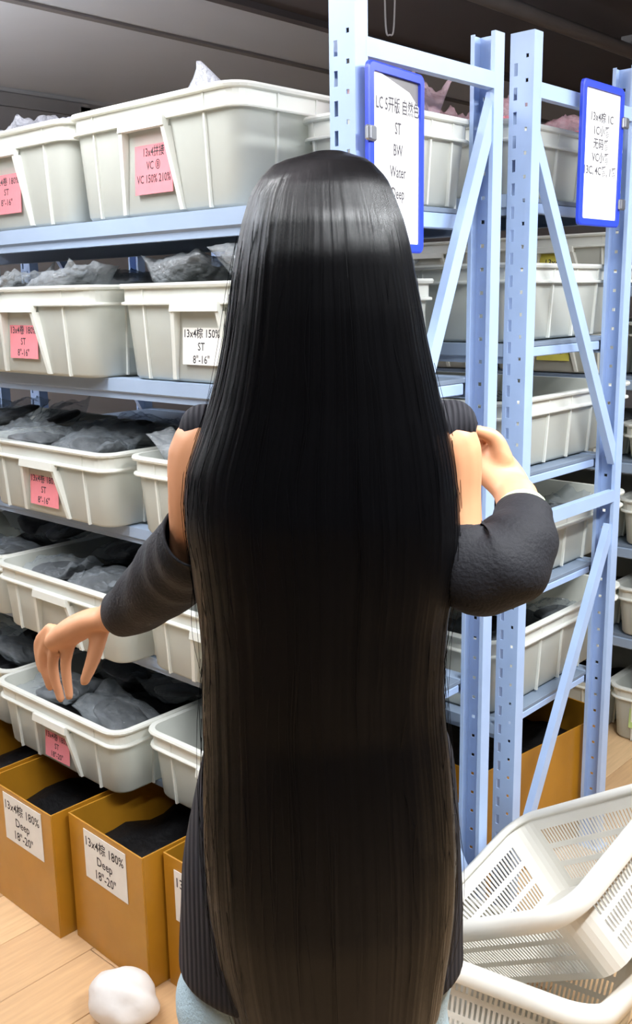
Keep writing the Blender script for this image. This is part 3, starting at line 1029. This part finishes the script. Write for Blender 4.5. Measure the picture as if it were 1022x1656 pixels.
# left palm and fingers
tube(bm, [(-.312, .272, 1.150), (-.345, .293, 1.138), (-.378, .312, 1.118), (-.404, .326, 1.100)], [.025, .032, .036, .030], 14, 4, flat=.62)
FL = [[(-.385, .306, 1.104), (-.398, .315, 1.058), (-.394, .309, 1.008)], [(-.402, .322, 1.104), (-.424, .335, 1.052), (-.414, .330, .995)], [(-.418, .334, 1.110), (-.443, .352, 1.060), (-.434, .347, 1.008)], [(-.426, .342, 1.110), (-.452, .361, 1.078), (-.451, .360, 1.034)]]
for k, P in enumerate(FL):
    tube(bm, P, [.0108, .0095, .0075] if k < 3 else [.0095, .0082, .0066], 10, 4)
tube(bm, [(-.332, .286, 1.128), (-.344, .278, 1.084), (-.360, .276, 1.046)], [.015, .012, .0085], 10, 4)
# right arm
tube(bm, [(.112, .0, 1.455), (.152, .0, 1.445), (.158, -.002, 1.38), (.164, -.016, 1.325), (.190, -.030, 1.306)], [.040, .042, .039, .037, .032], 14, 5)
tube(bm, [(.188, -.030, 1.306), (.230, -.006, 1.312), (.258, .062, 1.338), (.262, .115, 1.360)], [.032, .032, .030, .028], 14, 5)
tube(bm, [(.262, .112, 1.358), (.252, .140, 1.376), (.236, .165, 1.394), (.222, .180, 1.404)], [.027, .033, .036, .032], 14, 4, flat=.62)
FR = [[(.226, .168, 1.428), (.205, .178, 1.438), (.180, .176, 1.432)], [(.217, .180, 1.416), (.190, .190, 1.424), (.163, .182, 1.416)], [(.214, .186, 1.400), (.188, .196, 1.404), (.162, .188, 1.396)], [(.218, .184, 1.384), (.196, .194, 1.384), (.174, .188, 1.378)]]
for k, P in enumerate(FR):
    tube(bm, P, [.0108, .0095, .0075] if k < 3 else [.0095, .0082, .0066], 10, 4)
tube(bm, [(.250, .142, 1.400), (.238, .144, 1.430), (.214, .138, 1.442)], [.015, .012, .0085], 10, 4)
# legs and feet
for sx in (-1, 1):
    tube(bm, [(sx*.082, 0, .86), (sx*.092, .004, .70), (sx*.095, .010, .48), (sx*.098, -.005, .30), (sx*.100, -.01, .10)], [.082, .074, .054, .048, .034], 16, 5)
    tube(bm, [(sx*.100, -.02, .05), (sx*.106, .06, .045), (sx*.112, .15, .035)], [.034, .034, .026], 12, 4)
body_me = remeshed(bm, .0042, 5)
body_o = link('body', body_me, M['skin'], WOM)
for sx in (-1, 1):
    bm = bmesh.new(); ball(bm, (.019+sx*.030, .086, 1.664), (.012, .010, .009), 3); e_ = link('eye', bm_mesh(bm), M['eye'], WOM, smooth=True)
    bm = bmesh.new(); ball(bm, (.019+sx*.030, .0945, 1.664), (.0052, .003, .0052), 2); link('iris', bm_mesh(bm), M['iris'], e_, smooth=True)
    bm = bmesh.new(); tube(bm, [(.019+sx*.014, .099, 1.682), (.019+sx*.030, .096, 1.687), (.019+sx*.048, .084, 1.682)], [.003, .0035, .002], 8, 3); link('eyebrow', bm_mesh(bm), M['iris'], WOM, smooth=True)
bm = bmesh.new(); tube(bm, [(-.002, .105, 1.606), (.019, .112, 1.608), (.040, .105, 1.606)], [.004, .0075, .004], 10, 4); link('lips', bm_mesh(bm), M['lip'], WOM, smooth=True)

# ribbed top: body of the garment with closed shoulders, and two loose sleeves
bm = bmesh.new()
rows = [(.756, -.003, -.005, .177, .122), (.766, -.003, -.005, .187, .130), (.80, -.003, -.005, .186, .128), (.86, -.001, -.004, .183, .128), (.92, .0, -.002, .179, .125), (1.0, .006, 0, .168, .115), (1.07, .010, 0, .155, .105), (1.13, .006, .0, .135, .095), (1.25, .004, 0, .128, .095), (1.35, .008, 0, .122, .092), (1.42, .014, 0, .126, .082), (1.462, .0165, 0, .135, .066), (1.487, .0165, .0, .108, .056), (1.51, .0165, .0, .070, .056)]
ell_loft(bm, rowspline(rows, 4), 40)
for sx, cx in ((-1, -.118), (1, .150)):
    tube(bm, [(cx-sx*.045, 0, 1.458), (cx-sx*.004, 0, 1.464), (cx+sx*.008, 0, 1.468)], [.040, .042, .036], 14, 4, flat=.9)
top_me = remeshed(bm, .006, 6)
# open the hem underneath is not seen; keep the tube closed at the hips
TOP = link('knit_top', top_me, M['knit'], WOM)


def sleeve(pts, rad, seed):
    P = spline(pts, 9); R = [v.x for v in spline([Vector((r, 0, 0)) for r in rad], 9)]
    bm = bmesh.new(); seg = 40
    rings = []
    n = len(P)
    FR_ = frames(P)
    for k, (p, r, (t, nn, b)) in enumerate(zip(P, R, FR_)):
        rings.append([p+(nn*math.cos(2*PI*i/seg)+b*math.sin(2*PI*i/seg))*(r*(1+.055*math.sin(k*.55+math.sin(2*PI*i/seg+seed)*3.4)*(.35+.65*vnoise(k*.5, (i % seg)*.0+math.cos(2*PI*i/seg)*1.5+2, seed)))) for i in range(seg)])
    inner = []
    for k in range(n-1, -1, -1):
        p = P[k]; inner.append([p+(v-p)*.93 for v in rings[k]])
    loft(bm, rings+inner+[rings[0]], True)
    bmesh.ops.remove_doubles(bm, verts=bm.verts, dist=1e-6)
    return bm_mesh(bm)


link('sleeve', sleeve([(-.142, .014, 1.338), (-.150, .036, 1.318), (-.168, .085, 1.290), (-.196, .130, 1.258), (-.240, .190, 1.208), (-.290, .25, 1.163)], [.046, .050, .054, .052, .046, .036], 1), M['top'], WOM, smooth=True)
link('sleeve', sleeve([(.160, -.004, 1.338), (.164, -.020, 1.320), (.186, -.036, 1.302), (.222, -.022, 1.306), (.248, .02, 1.322), (.262, .068, 1.340)], [.043, .047, .052, .054, .047, .037], 2), M['top'], WOM, smooth=True)
bm = bmesh.new(); tube(bm, [(.2625, .072, 1.341), (.2635, .084, 1.346)], [.034, .033], 20, 1, dome=False)
link('wristband', bm_mesh(bm), M['band'], WOM, smooth=True)

# jeans
bm = bmesh.new()
ell_loft(bm, rowspline([(.76, 0, 0, .150, .100), (.84, 0, 0, .155, .105), (.95, 0, 0, .150, .100), (1.0, 0, 0, .145, .10)], 3), 28)
for sx in (-1, 1):
    tube(bm, [(sx*.080, 0, .86), (sx*.092-.012, .0, .72), (sx*.098-.016, .0, .60), (sx*.108, .0, .40), (sx*.110, -.005, .12), (sx*.110, -.005, .05)], [.082, .088, .090, .092, .092, .094], 20, 5, dome=False)
jm = remeshed(bm, .007, 4)
for v in jm.vertices:
    c = v.co
    k = .010*math.sin(c.z*52+c.x*30+3*vnoise(c.x*9, c.z*7, 4))*vnoise(c.x*8+5, c.z*5+c.y*5, 6)
    d = Vector((c.x-math.copysign(.11, c.x), c.y, 0)); d.normalize() if d.length > 1e-4 else None
    v.co = c+d*k
link('jeans', jm, M['jeans'], WOM)
for sx in (-1, 1):
    bm = bmesh.new(); tube(bm, [(sx*.104, -.05, .045), (sx*.108, .05, .048), (sx*.116, .17, .038)], [.042, .045, .036], 14, 4)
    for v in bm.verts: v.co.z = max(.002, v.co.z)
    link('shoe', bm_mesh(bm), M['sole'], WOM, smooth=True)

# hair: a heavy straight curtain from the crown to the thighs; rows (z, left x, right x)
HR = [(1.772, .003, .039), (1.768, -.021, .059), (1.759, -.041, .070), (1.743, -.056, .083), (1.724, -.067, .091), (1.698, -.076, .101), (1.672, -.082, .108), (1.640, -.089, .114), (1.606, -.095, .121), (1.572, -.101, .127), (1.538, -.109, .135), (1.503, -.119, .143), (1.468, -.132, .152), (1.433, -.146, .160), (1.397, -.152, .164), (1.360, -.151, .166), (1.323, -.147, .164), (1.285, -.143, .159), (1.246, -.140, .153), (1.207, -.138, .150), (1.168, -.139, .148), (1.128, -.140, .150), (1.087, -.140, .154), (1.046, -.142, .158), (1.004, -.143, .161), (.962, -.143, .163), (.919, -.142, .163), (.875, -.139, .161), (.831, -.134, .157), (.786, -.126, .151), (.745, -.118, .146), (.715, -.106, .136), (.69, -.09, .122), (.672, -.066, .10)]


def back_y(z):
    pts = [(1.772, -.020), (1.76, -.052), (1.74, -.078), (1.70, -.104), (1.66, -.117), (1.60, -.124), (1.50, -.128), (1.38, -.140), (1.25, -.136), (1.12, -.134), (.98, -.146), (.88, -.154), (.78, -.152), (.70, -.148)]
    for (a, ya), (b, yb) in zip(pts[:-1], pts[1:]):
        if z >= b: return ya+(yb-ya)*(a-z)/(a-b) if z <= a else ya
    return pts[-1][1]


def front_y(z):
    pts = [(1.772, .02), (1.76, .055), (1.74, .080), (1.715, .095), (1.70, .060), (1.68, .020), (1.60, -.02), (1.50, -.06), (1.3, -.085), (1.0, -.10), (.85, -.118), (.70, -.120)]
    for (a, ya), (b, yb) in zip(pts[:-1], pts[1:]):
        if z >= b: return ya+(yb-ya)*(a-z)/(a-b) if z <= a else ya
    return pts[-1][1]


def hair_row(z):
    for (a, la, ra), (b, lb, rb) in zip(HR[:-1], HR[1:]):
        if a >= z >= b:
            t = (a-z)/(a-b); return la+(lb-la)*t, ra+(rb-ra)*t
    return HR[-1][1:] if z < .8 else HR[0][1:]


def hair_pt(u, z, out=0.0):
    """u 0..1 over the back from left edge to right edge"""
    l, r = hair_row(z); c, hw = (l+r)/2, (r-l)/2
    yb = back_y(z); ye = -.03 if z > 1.25 else -.03-.03*min(1, (1.25-z)/.3)
    if z > 1.735: ye = -.03+.03*(z-1.735)/.037
    a = PI*u
    pw = 1.0 if z > 1.6 else 1.0-.22*min(1, (1.6-z)/.3)
    s = math.sin(a)**pw
    x = c-(hw+out*abs(math.cos(a)))*math.cos(a)
    y = ye-(ye-(yb-out))*s
    return x, y


NU, NZ = 300, 96
bm = bmesh.new()
uvl = bm.loops.layers.uv.new('uv')
zs = []
for k in range(NZ+1):
    t = k/NZ
    zs.append(1.7735-(1.7735-.672)*(t**1.25))
ring_uv = []
rows_v = []
NI = 40
for k, z in enumerate(zs):
    row = []
    fade = min(1, max(0, (1.77-z)/.09))
    for i in range(NU+1):
        u = i/NU
        g = .0012*(vnoise(u*46, z*.7, 1)-.5)+.0009*(vnoise(u*120, z*1.2, 2)-.5)+.0022*(vnoise(u*15, z*.9, 3)-.5)
        x, y = hair_pt(u, z, g*fade)
        row.append(bm.verts.new((x, y, z)))
    l, r = hair_row(z); c, hw = (l+r)/2, (r-l)/2
    fy = front_y(z); ye = row[0].co.y
    for i in range(1, NI):
        a = PI*i/NI
        x = c+hw*math.cos(a)*.985
        yy = ye+(fy-ye)*(math.sin(a)**.8)
        row.append(bm.verts.new((x, yy, z)))
    rows_v.append(row)
n = len(rows_v[0])
for k in range(NZ):
    for i in range(n):
        j = (i+1) % n
        f = bm.faces.new((rows_v[k][i], rows_v[k][j], rows_v[k+1][j], rows_v[k+1][i]))
        ua = i/NU if i <= NU else 1-(i-NU)/NI; ub = j/NU if 0 < j <= NU else (1-(j-NU)/NI if j > NU else (0 if i > NU else 0))
        va, vb = (zs[k]-.672)/1.10, (zs[k+1]-.672)/1.10
        for lp, uvv in zip(f.loops, ((ua, va), (ub, va), (ub, vb), (ua, vb))): lp[uvl].uv = uvv
bm.faces.new(rows_v[0]); bm.faces.new(rows_v[-1][::-1])
hair_me = bm_mesh(bm, 'hair')
HAIR = link('hair', hair_me, M['hair'], WOM, smooth=True)

# loose strand ends below the curtain and a few flyaways along it
bm = bmesh.new(); uvl = bm.loops.layers.uv.new('uv')


def strand(P, r0, r1, uu0):
    vs = []
    for k, p in enumerate(P):
        r = r0+(r1-r0)*k/(len(P)-1)
        vs.append([bm.verts.new((p[0]+r*math.cos(2.094*q), p[1]+r*math.sin(2.094*q), p[2])) for q in range(3)])
    for k in range(len(P)-1):
        for q in range(3):
            f = bm.faces.new((vs[k][q], vs[k][(q+1) % 3], vs[k+1][(q+1) % 3], vs[k+1][q]))
            for lp in f.loops: lp[uvl].uv = (uu0, max(.0, (lp.vert.co.z-.672)/1.10))


rnd = random.Random(3)
for i in range(800):
    u = rnd.random(); z0 = rnd.uniform(.682, .715)
    l_, r__ = hair_row(.70)
    z1 = .655+.04*abs(u-.5)**2*4+rnd.gauss(0, .012)
    P = []
    dx = rnd.gauss(0, .004)
    for k in range(7):
        z = z0+(z1-z0)*k/6
        x, y = hair_pt(u, max(z, .673), rnd.uniform(.0002, .0008))
        P.append((x+dx*(k/6)**2, y, z))
    strand(P, .0007, .0003, u)
for i in range(215):
    u = rnd.random() if i > 6 else (rnd.uniform(0, .04) if i % 2 else rnd.uniform(.96, 1)); z0 = rnd.uniform(.9, 1.70); z1 = z0-rnd.uniform(.1, .35)
    P = []; dx = rnd.gauss(0, .004)
    for k in range(8):
        z = z0+(z1-z0)*k/7
        x, y = hair_pt(u, max(z, .673), .0016)
        P.append((x+dx*math.sin(PI*k/7), y-.001, z))
    strand(P, .0004, .0003, u)
stuff(link('loose_strands', bm_mesh(bm), M['hair'], HAIR))
